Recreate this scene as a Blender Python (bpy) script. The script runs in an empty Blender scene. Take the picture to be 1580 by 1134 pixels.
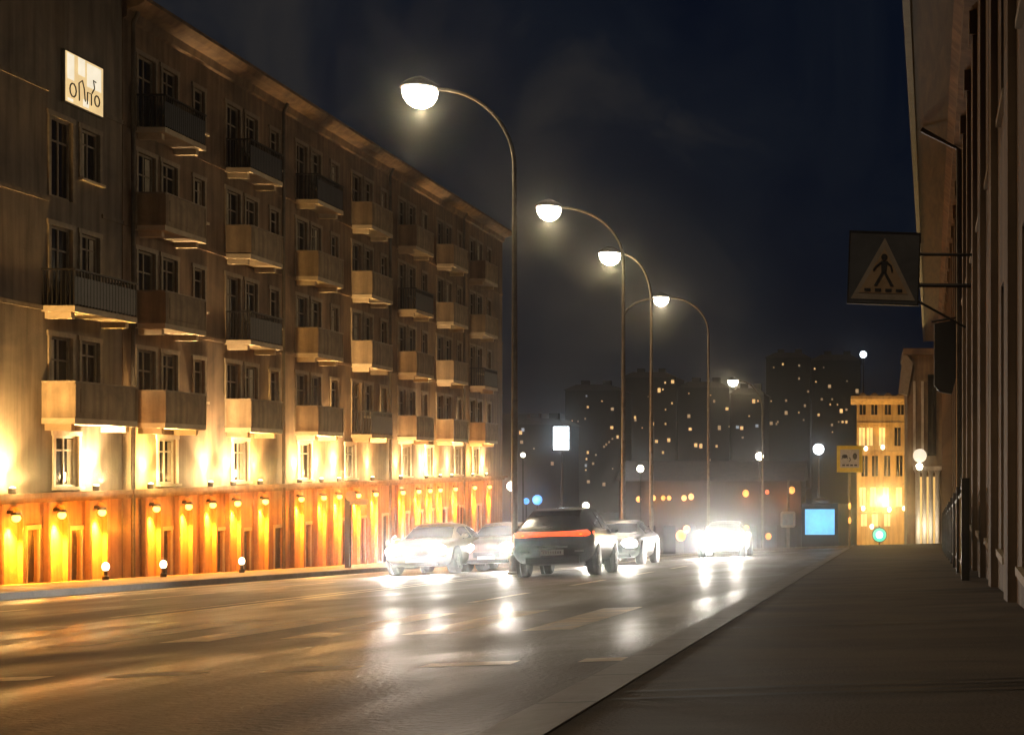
import bpy, math, random
from mathutils import Vector
random.seed(11)
R = math.radians
scene = bpy.context.scene
col = scene.collection

# ------------------------------------------------------------------ camera, world, light, exposure
# street axes: Y runs down the street, X to the right, Z up; the lens is at the origin
F = 2165.0            # focal length in photo pixels (photo 1580 wide)
cam = bpy.data.cameras.new('camera'); co = bpy.data.objects.new('camera', cam); col.objects.link(co)
cam.sensor_width = 36.0; cam.sensor_fit = 'HORIZONTAL'
cam.lens = 36.0 * F / 1580.0
cam.shift_x = -(1345 - 790) / 1580.0
cam.shift_y = (712 - 567) / 1580.0
cam.clip_start = 0.1; cam.clip_end = 5000
co.location = (0, 0, 0); co.rotation_euler = (R(90), 0, 0)
scene.camera = co

world = bpy.data.worlds.new('World'); scene.world = world; world.use_nodes = True
wn = world.node_tree.nodes; wl = world.node_tree.links
wn.clear()
w_out = wn.new('ShaderNodeOutputWorld')
sky = wn.new('ShaderNodeTexSky'); sky.sky_type = 'NISHITA'; sky.sun_disc = False
sky.sun_elevation = R(-4); sky.sun_rotation = R(200)
bg_sky = wn.new('ShaderNodeBackground'); bg_sky.inputs[1].default_value = 0.05
wl.new(sky.outputs[0], bg_sky.inputs[0])
tc = wn.new('ShaderNodeTexCoord')
mp = wn.new('ShaderNodeMapping'); mp.inputs['Scale'].default_value = (1.0, 1.0, 0.8)
wl.new(tc.outputs['Generated'], mp.inputs['Vector'])
nz = wn.new('ShaderNodeTexNoise'); nz.inputs['Scale'].default_value = 7.0; nz.inputs['Detail'].default_value = 9
nz.inputs['Roughness'].default_value = 0.62; nz.inputs['Distortion'].default_value = 0.5
wl.new(mp.outputs[0], nz.inputs['Vector'])
# broken night cloud: town glow is stronger over the left of the street
sx = wn.new('ShaderNodeSeparateXYZ'); wl.new(tc.outputs['Generated'], sx.inputs[0])
ml = wn.new('ShaderNodeMath'); ml.operation = 'MULTIPLY_ADD'; ml.inputs[1].default_value = -0.55; ml.inputs[2].default_value = -0.11
wl.new(sx.outputs['X'], ml.inputs[0])
md = wn.new('ShaderNodeMath'); md.operation = 'ADD'
wl.new(nz.outputs['Fac'], md.inputs[0]); wl.new(ml.outputs[0], md.inputs[1])
cr = wn.new('ShaderNodeValToRGB')
cr.color_ramp.elements[0].position = 0.30; cr.color_ramp.elements[0].color = (0.0010, 0.0030, 0.0090, 1)
cr.color_ramp.elements[1].position = 0.78; cr.color_ramp.elements[1].color = (0.030, 0.027, 0.024, 1)
e = cr.color_ramp.elements.new(0.50); e.color = (0.0042, 0.0068, 0.0125, 1)
wl.new(md.outputs[0], cr.inputs[0])
bg_cl = wn.new('ShaderNodeBackground'); bg_cl.inputs[1].default_value = 1.0
wl.new(cr.outputs[0], bg_cl.inputs[0])
ad = wn.new('ShaderNodeAddShader'); wl.new(bg_sky.outputs[0], ad.inputs[0]); wl.new(bg_cl.outputs[0], ad.inputs[1])
wl.new(ad.outputs[0], w_out.inputs['Surface'])

vs = scene.view_settings
vs.view_transform = 'Standard'; vs.look = 'None'; vs.exposure = 0.0; vs.gamma = 1.0
scene.cycles.max_bounces = 5; scene.cycles.diffuse_bounces = 2; scene.cycles.glossy_bounces = 3
scene.cycles.volume_bounces = 0; scene.cycles.sample_clamp_indirect = 3.0
scene.cycles.caustics_reflective = False; scene.cycles.caustics_refractive = False

# added faint warm fill from behind the lens, standing in for town glow
sl = bpy.data.lights.new('sun', 'SUN'); sl.energy = 0.45; sl.angle = R(14); sl.color = (1.0, 0.74, 0.46)
so = bpy.data.objects.new('sun', sl); col.objects.link(so)
so.rotation_euler = Vector((0.22, 0.60, -0.77)).to_track_quat('-Z', 'Y').to_euler()

# strengths of the lamps the place has
P_STREET, P_HEAD, P_DOWN, P_UP = 950.0, 1700.0, 11000.0, 3300.0
HAZE = 0.0008

# ------------------------------------------------------------------ helpers
def tag(o, label=None, cat=None, group=None, kind=None):
    if label: o['label'] = label
    if cat: o['category'] = cat
    if group: o['group'] = group
    if kind: o['kind'] = kind
    return o

def empty(name, loc, rz=0.0):
    o = bpy.data.objects.new(name, None); col.objects.link(o)
    o.location = loc; o.rotation_euler = (0, 0, rz); o.empty_display_size = 0.3
    return o

def copy_part(o, parent, loc=None):
    c = o.copy(); col.objects.link(c); c.parent = parent
    if loc is not None: c.location = loc
    for ch in list(o.children):
        copy_part(ch, c)
    return c

class MB:
    """collects shapes, builds ONE mesh object"""
    def __init__(s): s.v = []; s.f = []
    def add(s, vs_, fs):
        n = len(s.v); s.v += [tuple(p) for p in vs_]; s.f += [tuple(i + n for i in f) for f in fs]; return s
    def quad(s, a, b, c, d): return s.add([a, b, c, d], [(0, 1, 2, 3)])
    def box(s, x0, x1, y0, y1, z0, z1):
        return s.add([(x0,y0,z0),(x1,y0,z0),(x1,y1,z0),(x0,y1,z0),(x0,y0,z1),(x1,y0,z1),(x1,y1,z1),(x0,y1,z1)],
                     [(3,2,1,0),(4,5,6,7),(0,1,5,4),(1,2,6,5),(2,3,7,6),(3,0,4,7)])
    def cbox(s, x, y, z, a, b, c): return s.box(x-a/2, x+a/2, y-b/2, y+b/2, z-c/2, z+c/2)
    def prism(s, poly, axis, a, b):
        """poly: 2-D outline; extruded along axis from a to b"""
        n = len(poly)
        def P(p, t):
            return {'x': (t, p[0], p[1]), 'y': (p[0], t, p[1]), 'z': (p[0], p[1], t)}[axis]
        vs_ = [P(p, a) for p in poly] + [P(p, b) for p in poly]
        return s.add(vs_, [tuple(range(n))[::-1], tuple(range(n, 2*n))] + [(i, (i+1) % n, n+(i+1) % n, n+i) for i in range(n)])
    def tube(s, pts, rad, n=10, cap=True):
        pts = [Vector(p) for p in pts]; m = len(pts)
        rad = rad if isinstance(rad, (list, tuple)) else [rad]*m
        base = len(s.v); up = None; vs_ = []
        for i, p in enumerate(pts):
            d = (pts[min(i+1, m-1)] - pts[max(i-1, 0)]).normalized()
            if up is None: up = Vector((1,0,0)) if abs(d.x) < .9 else Vector((0,1,0))
            a = (up - d*up.dot(d)).normalized(); b = d.cross(a); up = a
            for k in range(n):
                t = 2*math.pi*k/n; vs_.append(p + (a*math.cos(t) + b*math.sin(t))*rad[i])
        fs = [(i*n+k, i*n+(k+1) % n, (i+1)*n+(k+1) % n, (i+1)*n+k) for i in range(m-1) for k in range(n)]
        if cap: fs += [tuple(range(n))[::-1], tuple(range((m-1)*n, m*n))]
        return s.add(vs_, fs)
    def lathe(s, prof, c, axis='z', n=20):
        """prof: (radius, height) pairs round axis through c"""
        vs_ = []; m = len(prof)
        for r, h in prof:
            for k in range(n):
                t = 2*math.pi*k/n; a, b = r*math.cos(t), r*math.sin(t)
                o = {'z': (a, b, h), 'x': (h, a, b), 'y': (b, h, a)}[axis]
                vs_.append((c[0]+o[0], c[1]+o[1], c[2]+o[2]))
        fs = [(i*n+k, i*n+(k+1) % n, (i+1)*n+(k+1) % n, (i+1)*n+k) for i in range(m-1) for k in range(n)]
        fs += [tuple(range(n))[::-1], tuple(range((m-1)*n, m*n))]
        return s.add(vs_, fs)
    def ball(s, c, rx, ry, rz, n=14, m=9):
        vs_ = []
        for i in range(1, m):
            ph = math.pi*i/m
            for k in range(n):
                t = 2*math.pi*k/n
                vs_.append((c[0]+rx*math.sin(ph)*math.cos(t), c[1]+ry*math.sin(ph)*math.sin(t), c[2]-rz*math.cos(ph)))
        q = len(vs_); vs_ += [(c[0], c[1], c[2]-rz), (c[0], c[1], c[2]+rz)]
        fs = [(i*n+k, i*n+(k+1) % n, (i+1)*n+(k+1) % n, (i+1)*n+k) for i in range(m-2) for k in range(n)]
        fs += [(q, (k+1) % n, k) for k in range(n)] + [(q+1, (m-2)*n+k, (m-2)*n+(k+1) % n) for k in range(n)]
        return s.add(vs_, fs)
    def build(s, name, mat, parent=None, smooth=False, loc=(0,0,0)):
        me = bpy.data.meshes.new(name); me.from_pydata(s.v, [], s.f)
        me.validate(); me.update()
        if smooth:
            me.shade_smooth()
            try: me.set_sharp_from_angle(angle=R(40))
            except Exception: pass
        me.materials.append(mat)
        o = bpy.data.objects.new(name, me); col.objects.link(o)
        if parent: o.parent = parent
        o.location = loc
        return o

def lamp(kind, name, parent, loc, power, color, size=0.1, rot=None, spot=None, blend=0.5):
    l = bpy.data.lights.new(name, kind); l.energy = power; l.color = color; l.shadow_soft_size = size
    if kind == 'SPOT': l.spot_size = R(spot); l.spot_blend = blend
    o = bpy.data.objects.new(name, l); col.objects.link(o); o.parent = parent; o.location = loc
    if rot: o.rotation_euler = rot
    return o

# ------------------------------------------------------------------ materials
def mat(name, c1, c2=None, rough=0.7, scale=1.0, bump=0.0, bscale=20.0, metal=0.0, spec=0.5, streak=False, detail=8.0, stretch=None, r2=None):
    m = bpy.data.materials.new(name); m.use_nodes = True
    nt = m.node_tree; b = nt.nodes['Principled BSDF']
    b.inputs['Roughness'].default_value = rough; b.inputs['Metallic'].default_value = metal
    b.inputs['Specular IOR Level'].default_value = spec
    c2 = c2 or tuple(x*0.7 for x in c1)
    t = nt.nodes.new('ShaderNodeTexCoord'); mpn = nt.nodes.new('ShaderNodeMapping')
    if stretch: mpn.inputs['Scale'].default_value = stretch
    nt.links.new(t.outputs['Object'], mpn.inputs[0])
    n = nt.nodes.new('ShaderNodeTexNoise'); n.inputs['Scale'].default_value = scale; n.inputs['Detail'].default_value = detail
    n.inputs['Roughness'].default_value = 0.62; n.inputs['Distortion'].default_value = 0.6
    nt.links.new(mpn.outputs[0], n.inputs['Vector'])
    r = nt.nodes.new('ShaderNodeValToRGB')
    r.color_ramp.elements[0].position = 0.34; r.color_ramp.elements[0].color = (*c2, 1)
    r.color_ramp.elements[1].position = 0.66; r.color_ramp.elements[1].color = (*c1, 1)
    nt.links.new(n.outputs['Fac'], r.inputs[0])
    last = r.outputs[0]
    if streak:      # rain streaks and soot down a wall
        m2 = nt.nodes.new('ShaderNodeMapping'); m2.inputs['Scale'].default_value = (2.2, 2.2, 0.18)
        nt.links.new(t.outputs['Object'], m2.inputs[0])
        n2 = nt.nodes.new('ShaderNodeTexNoise'); n2.inputs['Scale'].default_value = 1.6; n2.inputs['Detail'].default_value = 7
        nt.links.new(m2.outputs[0], n2.inputs['Vector'])
        r3 = nt.nodes.new('ShaderNodeValToRGB')
        r3.color_ramp.elements[0].position = 0.35; r3.color_ramp.elements[0].color = (0.5, 0.47, 0.45, 1)
        r3.color_ramp.elements[1].position = 0.6; r3.color_ramp.elements[1].color = (1, 1, 1, 1)
        nt.links.new(n2.outputs['Fac'], r3.inputs[0])
        mx = nt.nodes.new('ShaderNodeMix'); mx.data_type = 'RGBA'; mx.blend_type = 'MULTIPLY'; mx.inputs[0].default_value = 0.85
        nt.links.new(last, mx.inputs[6]); nt.links.new(r3.outputs[0], mx.inputs[7]); last = mx.outputs[2]
    nt.links.new(last, b.inputs['Base Color'])
    if r2 is not None:
        mr = nt.nodes.new('ShaderNodeMapRange'); mr.inputs[1].default_value = 0.38; mr.inputs[2].default_value = 0.62
        mr.inputs[3].default_value = rough; mr.inputs[4].default_value = r2
        nt.links.new(n.outputs['Fac'], mr.inputs[0]); nt.links.new(mr.outputs[0], b.inputs['Roughness'])
    if bump:
        nb = nt.nodes.new('ShaderNodeTexNoise'); nb.inputs['Scale'].default_value = bscale; nb.inputs['Detail'].default_value = 5
        nt.links.new(t.outputs['Object'], nb.inputs['Vector'])
        bp = nt.nodes.new('ShaderNodeBump'); bp.inputs['Strength'].default_value = bump; bp.inputs['Distance'].default_value = 0.02
        nt.links.new(nb.outputs['Fac'], bp.inputs['Height']); nt.links.new(bp.outputs[0], b.inputs['Normal'])
    return m

def glow(name, c, s):
    m = bpy.data.materials.new(name); m.use_nodes = True; nt = m.node_tree
    b = nt.nodes['Principled BSDF']; b.inputs['Base Color'].default_value = (0.3, 0.3, 0.3, 1)
    t = nt.nodes.new('ShaderNodeTexCoord'); n = nt.nodes.new('ShaderNodeTexNoise'); n.inputs['Scale'].default_value = 3.0
    nt.links.new(t.outputs['Object'], n.inputs['Vector'])
    r = nt.nodes.new('ShaderNodeMapRange'); r.inputs[3].default_value = s*0.75; r.inputs[4].default_value = s*1.25
    nt.links.new(n.outputs['Fac'], r.inputs[0])
    b.inputs['Emission Color'].default_value = (*c, 1); nt.links.new(r.outputs[0], b.inputs['Emission Strength'])
    return m

M = {
 'stucco': mat('stucco', (0.25,0.165,0.10), (0.11,0.075,0.05), 0.85, 0.55, 0.35, 14, streak=True),
 'stucco_grey': mat('stucco_grey', (0.24,0.195,0.145), (0.13,0.11,0.088), 0.85, 0.5, 0.35, 14, streak=True),
 'plinth': mat('plinth', (0.42,0.24,0.13), (0.26,0.14,0.085), 0.8, 0.8, 0.45, 10, streak=True),
 'balcony': mat('balcony', (0.32,0.24,0.15), (0.19,0.14,0.09), 0.8, 1.3, 0.25, 16, streak=True),
 'slab': mat('slab', (0.50,0.42,0.30), (0.36,0.29,0.2), 0.8, 1.5, 0.2, 18),
 'iron': mat('iron', (0.035,0.032,0.030), (0.02,0.018,0.016), 0.5, 5, 0.1, 30, 0.6),
 'frame_wood': mat('frame_wood', (0.26,0.21,0.15), (0.15,0.115,0.08), 0.6, 4),
 'frame_white': mat('frame_white', (0.62,0.58,0.5), (0.45,0.4,0.33), 0.55, 4),
 'pane': mat('pane', (0.012,0.012,0.013), (0.006,0.006,0.007), 0.08, 2.0, spec=0.8),
 'door': mat('door', (0.060,0.040,0.026), (0.03,0.02,0.014), 0.6, 3, 0.2, 20),
 'roof': mat('roof', (0.06,0.05,0.045), (0.035,0.03,0.028), 0.8, 2),
 'pipe': mat('pipe', (0.10,0.085,0.07), (0.05,0.042,0.035), 0.5, 3, metal=0.4),
 'asphalt': mat('asphalt', (0.095,0.076,0.057), (0.044,0.037,0.030), 0.34, 0.35, 0.7, 26, spec=0.42, stretch=(1.3,0.35,1), r2=0.66),
 'pave': mat('pave', (0.125,0.100,0.074), (0.048,0.039,0.030), 0.75, 1.1, 0.35, 70, spec=0.25, stretch=(0.7,1.4,1), r2=0.8),
 'pave_left': mat('pave_left', (0.13,0.10,0.07), (0.08,0.06,0.042), 0.5, 0.8, 0.4, 12, r2=0.75),
 'patch': mat('patch', (0.070,0.057,0.044), (0.036,0.031,0.027), 0.36, 0.5, 0.6, 22, r2=0.6),
 'curtain': mat('curtain', (0.45,0.40,0.32), (0.32,0.28,0.21), 0.8, 3),
 'kerb': mat('kerb', (0.21,0.185,0.155), (0.12,0.105,0.09), 0.6, 1.5, 0.3, 16),
 'earth': mat('earth', (0.020,0.019,0.017), (0.010,0.010,0.010), 0.95, 0.05),
 'steel': mat('steel', (0.20,0.18,0.15), (0.11,0.10,0.085), 0.42, 3, metal=0.75),
 'dish': mat('dish', (0.10,0.095,0.085), (0.06,0.055,0.05), 0.45, 4, metal=0.5),
 'lamp_glass': glow('lamp_glass', (1.0,0.90,0.68), 11.0),
 'head_glass': glow('head_glass', (1.0,0.95,0.86), 40.0),
 'cool_lamp': glow('cool_lamp', (0.82,0.93,1.0), 8.0),
 'sconce': glow('sconce', (1.0,0.50,0.10), 4.0),
 'uplamp': glow('uplamp', (1.0,0.86,0.55), 6.0),
 'tail': glow('tail', (1.0,0.075,0.006), 1.5),
 'tail_hot': glow('tail_hot', (1.0,0.32,0.05), 1.9),
 'car_black': mat('car_black', (0.010,0.0085,0.009), (0.006,0.005,0.006), 0.22, 2, spec=0.7),
 'car_beige': mat('car_beige', (0.20,0.15,0.08), (0.17,0.125,0.065), 0.3, 2, spec=0.6),
 'car_rose': mat('car_rose', (0.22,0.135,0.095), (0.18,0.11,0.08), 0.3, 2, spec=0.6),
 'car_dark': mat('car_dark', (0.05,0.045,0.04), (0.035,0.03,0.028), 0.3, 2, spec=0.6),
 'car_grey': mat('car_grey', (0.07,0.06,0.05), (0.055,0.048,0.04), 0.3, 2, spec=0.6),
 'trim': mat('trim', (0.014,0.013,0.012), None, 0.6, 6),
 'tyre': mat('tyre', (0.012,0.012,0.012), None, 0.8, 8, 0.3, 40),
 'rim': mat('rim', (0.32,0.31,0.29), None, 0.35, 6, metal=0.8),
 'plate': mat('plate', (0.62,0.61,0.58), (0.50,0.49,0.46), 0.5, 8),
 'plate_mark': mat('plate_mark', (0.14,0.14,0.15), None, 0.6, 6),
 'sign_dark': mat('sign_dark', (0.070,0.075,0.085), (0.045,0.048,0.055), 0.5, 3),
 'sign_white': mat('sign_white', (0.30,0.26,0.21), (0.22,0.19,0.15), 0.5, 4),
 'sign_tan': mat('sign_tan', (0.34,0.24,0.14), (0.26,0.18,0.10), 0.5, 5),
 'ink': mat('ink', (0.012,0.011,0.011), None, 0.6, 5),
 'sign_yellow': mat('sign_yellow', (0.80,0.60,0.03), (0.62,0.45,0.02), 0.45, 5),
 'sign_grey': mat('sign_grey', (0.50,0.48,0.44), (0.38,0.36,0.33), 0.5, 6),
 'cyan': glow('cyan', (0.10,0.55,0.95), 1.0),
 'blue': glow('blue', (0.05,0.33,0.85), 1.4),
 'green': glow('green', (0.0,0.42,0.27), 1.2),
 'green_hot': glow('green_hot', (0.55,1.0,0.88), 5.0),
 'red': glow('red', (1.0,0.10,0.02), 1.6),
 'orange': glow('orange', (1.0,0.36,0.06), 1.5),
 'amber': glow('amber', (1.0,0.56,0.20), 1.3),
 'amber_dim': glow('amber_dim', (1.0,0.62,0.30), 0.5),
 'cool_dim': glow('cool_dim', (0.75,0.85,1.0), 0.5),
 'warm_window': glow('warm_window', (1.0,0.58,0.16), 0.9),
 'poster': glow('poster', (0.95,0.66,0.30), 0.85),
 'poster_hot': glow('poster_hot', (1.0,0.88,0.66), 0.95),
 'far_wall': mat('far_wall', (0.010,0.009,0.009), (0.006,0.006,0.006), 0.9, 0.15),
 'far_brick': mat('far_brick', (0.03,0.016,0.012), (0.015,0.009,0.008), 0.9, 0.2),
 'ochre': mat('ochre', (0.48,0.32,0.13), (0.34,0.21,0.085), 0.85, 0.5, 0.3, 8, streak=True),
 'white_col': mat('white_col', (0.72,0.68,0.6), (0.5,0.46,0.39), 0.6, 2, streak=True),
 'brown_wall': mat('brown_wall', (0.30,0.21,0.125), (0.16,0.11,0.07), 0.85, 0.7, 0.4, 12, streak=True),
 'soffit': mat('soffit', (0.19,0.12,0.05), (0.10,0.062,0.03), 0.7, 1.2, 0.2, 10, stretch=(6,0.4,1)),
 'bluish': mat('bluish', (0.26,0.36,0.45), (0.16,0.23,0.30), 0.4, 3),
 'marking': mat('marking', (0.80,0.64,0.40), (0.26,0.21,0.13), 0.33, 2.4, 0.7, 26, spec=0.45, r2=0.62),
 'ac_grey': mat('ac_grey', (0.42,0.43,0.42), (0.30,0.30,0.29), 0.5, 4),
}

# ------------------------------------------------------------------ the ground: a street that falls away from the lens
def g(x, y):
    xx = min(max(x, -24.0), 6.0)
    z = -(0.70 + 0.052*min(y, 180) - 0.033*xx)
    if y > 80: z -= 0.07*(min(y, 180) - 80)
    if y > 230: z += 0.10*(min(y, 620) - 230)
    return z

YS = [-50, -30, 0, 10, 20, 40, 60, 80, 95, 120, 180, 230, 300, 400, 500, 620, 900]
def sheet(name, xs, y0, y1, dz, m):
    ys = sorted(set([y0, y1] + [y for y in YS if y0 < y < y1]))
    b = MB(); n = len(xs)
    b.add([(x, y, g(x, y)+dz) for y in ys for x in xs],
          [(j*n+i, j*n+i+1, (j+1)*n+i+1, (j+1)*n+i) for j in range(len(ys)-1) for i in range(n-1)])
    return tag(b.build(name, m), kind='structure')

KL, KR = -16.5, -1.2                     # kerb lines
sheet('ground', [-400, -200, -60, -24, -16.5, -1.2, 6, 60, 200, 400], -50, 900, -0.03, M['earth'])
sheet('road', [KL-0.05, KR+0.05], -30, 230, 0.0, M['asphalt'])

def slab(name, x0, x1, y0, y1, top, m):
    """raised pavement or kerb with real sides, following the slope"""
    ys = sorted(set([y0, y1] + [y for y in YS if y0 < y < y1])); b = MB()
    for a, c in zip(ys[:-1], ys[1:]):
        p = [(x, y, g(x, y)+h) for h in (-0.25, top) for (x, y) in ((x0,a),(x1,a),(x1,c),(x0,c))]
        fs = [(4,5,6,7),(1,2,6,5),(3,0,4,7)]
        if a == y0: fs.append((0,1,5,4))
        if c == y1: fs.append((2,3,7,6))
        b.add(p, fs)
    return tag(b.build(name, m), kind='structure')
slab('pavement', KR+0.22, 9.0, -30, 120, 0.13, M['pave'])
slab('pavement', -24.0, KL-0.22, -30, 120, 0.13, M['pave_left'])
slab('pavement', -7.5, KR-0.002, 79.24, 96, 0.13, M['pave'])
slab('kerb', KR, KR+0.22, -30, 79.0, 0.137, M['kerb'])
slab('kerb', KL-0.22, KL, -30, 120, 0.137, M['kerb'])
slab('kerb', -7.5, KR+0.22, 79.0, 79.24, 0.137, M['kerb'])

def strip(b, x0, x1, y0, y1, dz=0.0012):
    b.quad((x0,y0,g(x0,y0)+dz),(x1,y0,g(x1,y0)+dz),(x1,y1,g(x1,y1)+dz),(x0,y1,g(x0,y1)+dz))
# worn zebra crossing, lane lines, stop line
mk = MB()
x = -15.9
while x < -2.0:
    strip(mk, x, x+0.42, 11.6, 15.2); x += 1.0
for lx, w in ((-5.2, .12), (-12.7, .12)):
    y = 18.0
    while y < 76:
        strip(mk, lx, lx+w, y, y+3.0); y += 6.0
strip(mk, -8.85, -8.73, 17, 79); strip(mk, -9.27, -9.15, 17, 79)
strip(mk, -15.9, -15.75, 17, 79)
x = -8.4
while x < -1.7:
    strip(mk, x, x+0.55, 8.35, 8.6); x += 0.95
tag(mk.build('road_markings', M['marking']), kind='structure')
kj = MB(); y = 3.0
while y < 60:
    strip(kj, KR+.003, KR+.217, y, y+.014+.0006*y, .1383); y += 1.0
tag(kj.build('kerb_joint', M['ink']), kind='structure')
# joints across the right-hand pavement
jt = MB()
for y in (5.1, 5.35, 9.0, 13.6, 14.0, 24.0, 38.0):
    strip(jt, KR+0.25, 0.7+0.042*y, y, y+0.05+.002*y, 0.1314)
tag(jt.build('pavement_joint', M['ink']), kind='structure')

# ------------------------------------------------------------------ the apartment blocks on the left
XF = -22.9                                # facade plane
SLABS = (1.2, 4.3, 7.35, 10.4)
def facade(b, y0, y1, z0, z1, holes, depth=0.22):
    """front sheet at x=0 with real openings and reveals; holes (ya,yb,za,zb)"""
    ys = sorted(set([y0, y1] + [h[0] for h in holes] + [h[1] for h in holes]))
    zs = sorted(set([z0, z1] + [h[2] for h in holes] + [h[3] for h in holes]))
    for i in range(len(ys)-1):
        run = None
        for j in range(len(zs)-1):
            yc, zc = (ys[i]+ys[i+1])/2, (zs[j]+zs[j+1])/2
            solid = not any(h[0] < yc < h[1] and h[2] < zc < h[3] for h in holes)
            if solid and run is None: run = zs[j]
            if (not solid or j == len(zs)-2) and run is not None:
                top = zs[j+1] if solid else zs[j]
                b.quad((0,ys[i],run),(0,ys[i+1],run),(0,ys[i+1],top),(0,ys[i],top)); run = None
    for a, c, d, e_ in holes:
        b.quad((0,a,d),(-depth,a,d),(-depth,a,e_),(0,a,e_))
        b.quad((-depth,c,d),(0,c,d),(0,c,e_),(-depth,c,e_))
        b.quad((0,a,e_),(-depth,a,e_),(-depth,c,e_),(0,c,e_))
        b.quad((-depth,a,d),(0,a,d),(0,c,d),(-depth,c,d))
        b.quad((-depth,a,d),(-depth,c,d),(-depth,c,e_),(-depth,a,e_))

def window_proto(w, h, m, sill=True, mull=1):
    """window: frame with pane and sill as sub-parts; origin mid-bottom, on the wall plane"""
    b = MB(); t = 0.07; x0, x1 = -0.17, -0.07
    b.box(x0, x1, -w/2, -w/2+t, 0, h); b.box(x0, x1, w/2-t, w/2, 0, h)
    b.box(x0, x1, -w/2+t, w/2-t, h-t, h); b.box(x0, x1, -w/2+t, w/2-t, 0, t)
    for k in range(mull):
        y = -w/2 + w*(k+1)/(mull+1)
        b.box(x0+.01, x1-.01, y-.03, y+.03, t, h-t)
    b.box(x0+.02, x1-.02, -w/2+t, w/2-t, h*0.70, h*0.70+.05)
    # raised plaster surround
    for (ya, yb, za, zb) in ((-w/2-.12, -w/2, 0, h), (w/2, w/2+.12, 0, h), (-w/2-.16, w/2+.16, h, h+.14)):
        b.box(-0.01, 0.045, ya, yb, za, zb)
    f = b.build('window', m)
    MB().box(-0.14, -0.115, -w/2+.02, w/2-.02, .02, h-.02).build('pane', M['pane'], f)
    if sill: MB().box(-0.05, 0.14, -w/2-.14, w/2+.14, -.08, -.002).build('sill', M['slab'], f)
    return f

def balcony_proto(w, d, kind):
    s = MB().box(0.0, d, -w/2, w/2, -.16, 0)
    s.box(0.0, d*0.8, -w/2+.15, -w/2+.32, -.34, -.16); s.box(0.0, d*0.8, w/2-.32, w/2-.15, -.34, -.16)
    o = s.build('balcony', M['slab'])
    h = 0.98
    if kind == 'solid':
        r = MB()
        r.box(d-.07, d-.01, -w/2+.01, w/2-.01, 0.002, h)
        r.box(0.0, d-.07, -w/2+.01, -w/2+.07, 0.002, h); r.box(0.0, d-.07, w/2-.07, w/2-.01, 0.002, h)
        for y in (-w/2+.05, w/2-.05):
            r.box(d-.012, d+.014, y-.035, y+.035, .03, h-.03)
        r.box(d-.012, d+.006, -w/2+.3, w/2-.3, .16, h-.16)
        r.build('parapet', M['balcony'], o)
    else:
        r = MB(); n = 20
        for k in range(n+1):
            y = -w/2+.03 + (w-.06)*k/n
            r.box(d-.05, d-.02, y-.014, y+.014, .03, h)
        for y in (-w/2+.03, w/2-.03):
            for k in range(7):
                xx = d*(k+.3)/7.4
                r.box(xx-.014, xx+.014, y-.014, y+.014, .03, h)
        r.build('railing', M['iron'], o)
        r = MB()
        r.box(d-.045, d-.025, -w/2+.06, w/2-.06, .06, h-.16)      # sheet behind the bars
        r.build('screen', M['sign_dark'], o)
    c = MB()
    c.box(d-.09, d+.02, -w/2-.01, w/2+.01, h+.002, h+.05)
    c.box(0.0, d-.09, -w/2-.01, -w/2+.08, h+.002, h+.05); c.box(0.0, d-.09, w/2-.08, w/2+.01, h+.002, h+.05)
    c.build('handrail', M['iron'] if kind != 'solid' else M['frame_wood'], o)
    return o

def sconce_proto():
    b = MB(); b.box(0.0, .12, -.05, .05, .10, .18); b.lathe([(.10,.14),(.13,.10),(.13,.06)], (.22,0,0), 'z', 12)
    o = b.build('wall_lamp', M['iron'])
    MB().ball((.22,0,-.02), .11, .11, .11).build('globe', M['sconce'], o, True)
    return o
def uplight_proto():
    b = MB(); b.lathe([(.07,0),(.10,.03),(.10,.15),(.085,.16)], (.24,0,0), 'z', 12)
    o = b.build('uplight', M['iron'])
    MB().lathe([(.08,.162),(.06,.19),(.01,.20)], (.24,0,0), 'z', 12).build('lens', M['uplamp'], o, True)
    return o

protos = {}
def place(key, make, parent, loc):
    """first use moves the part itself, later uses copy it with its sub-parts"""
    if key not in protos:
        o = make(); protos[key] = o; o.parent = parent; o.location = loc; return o
    return copy_part(protos[key], parent, loc)

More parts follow.
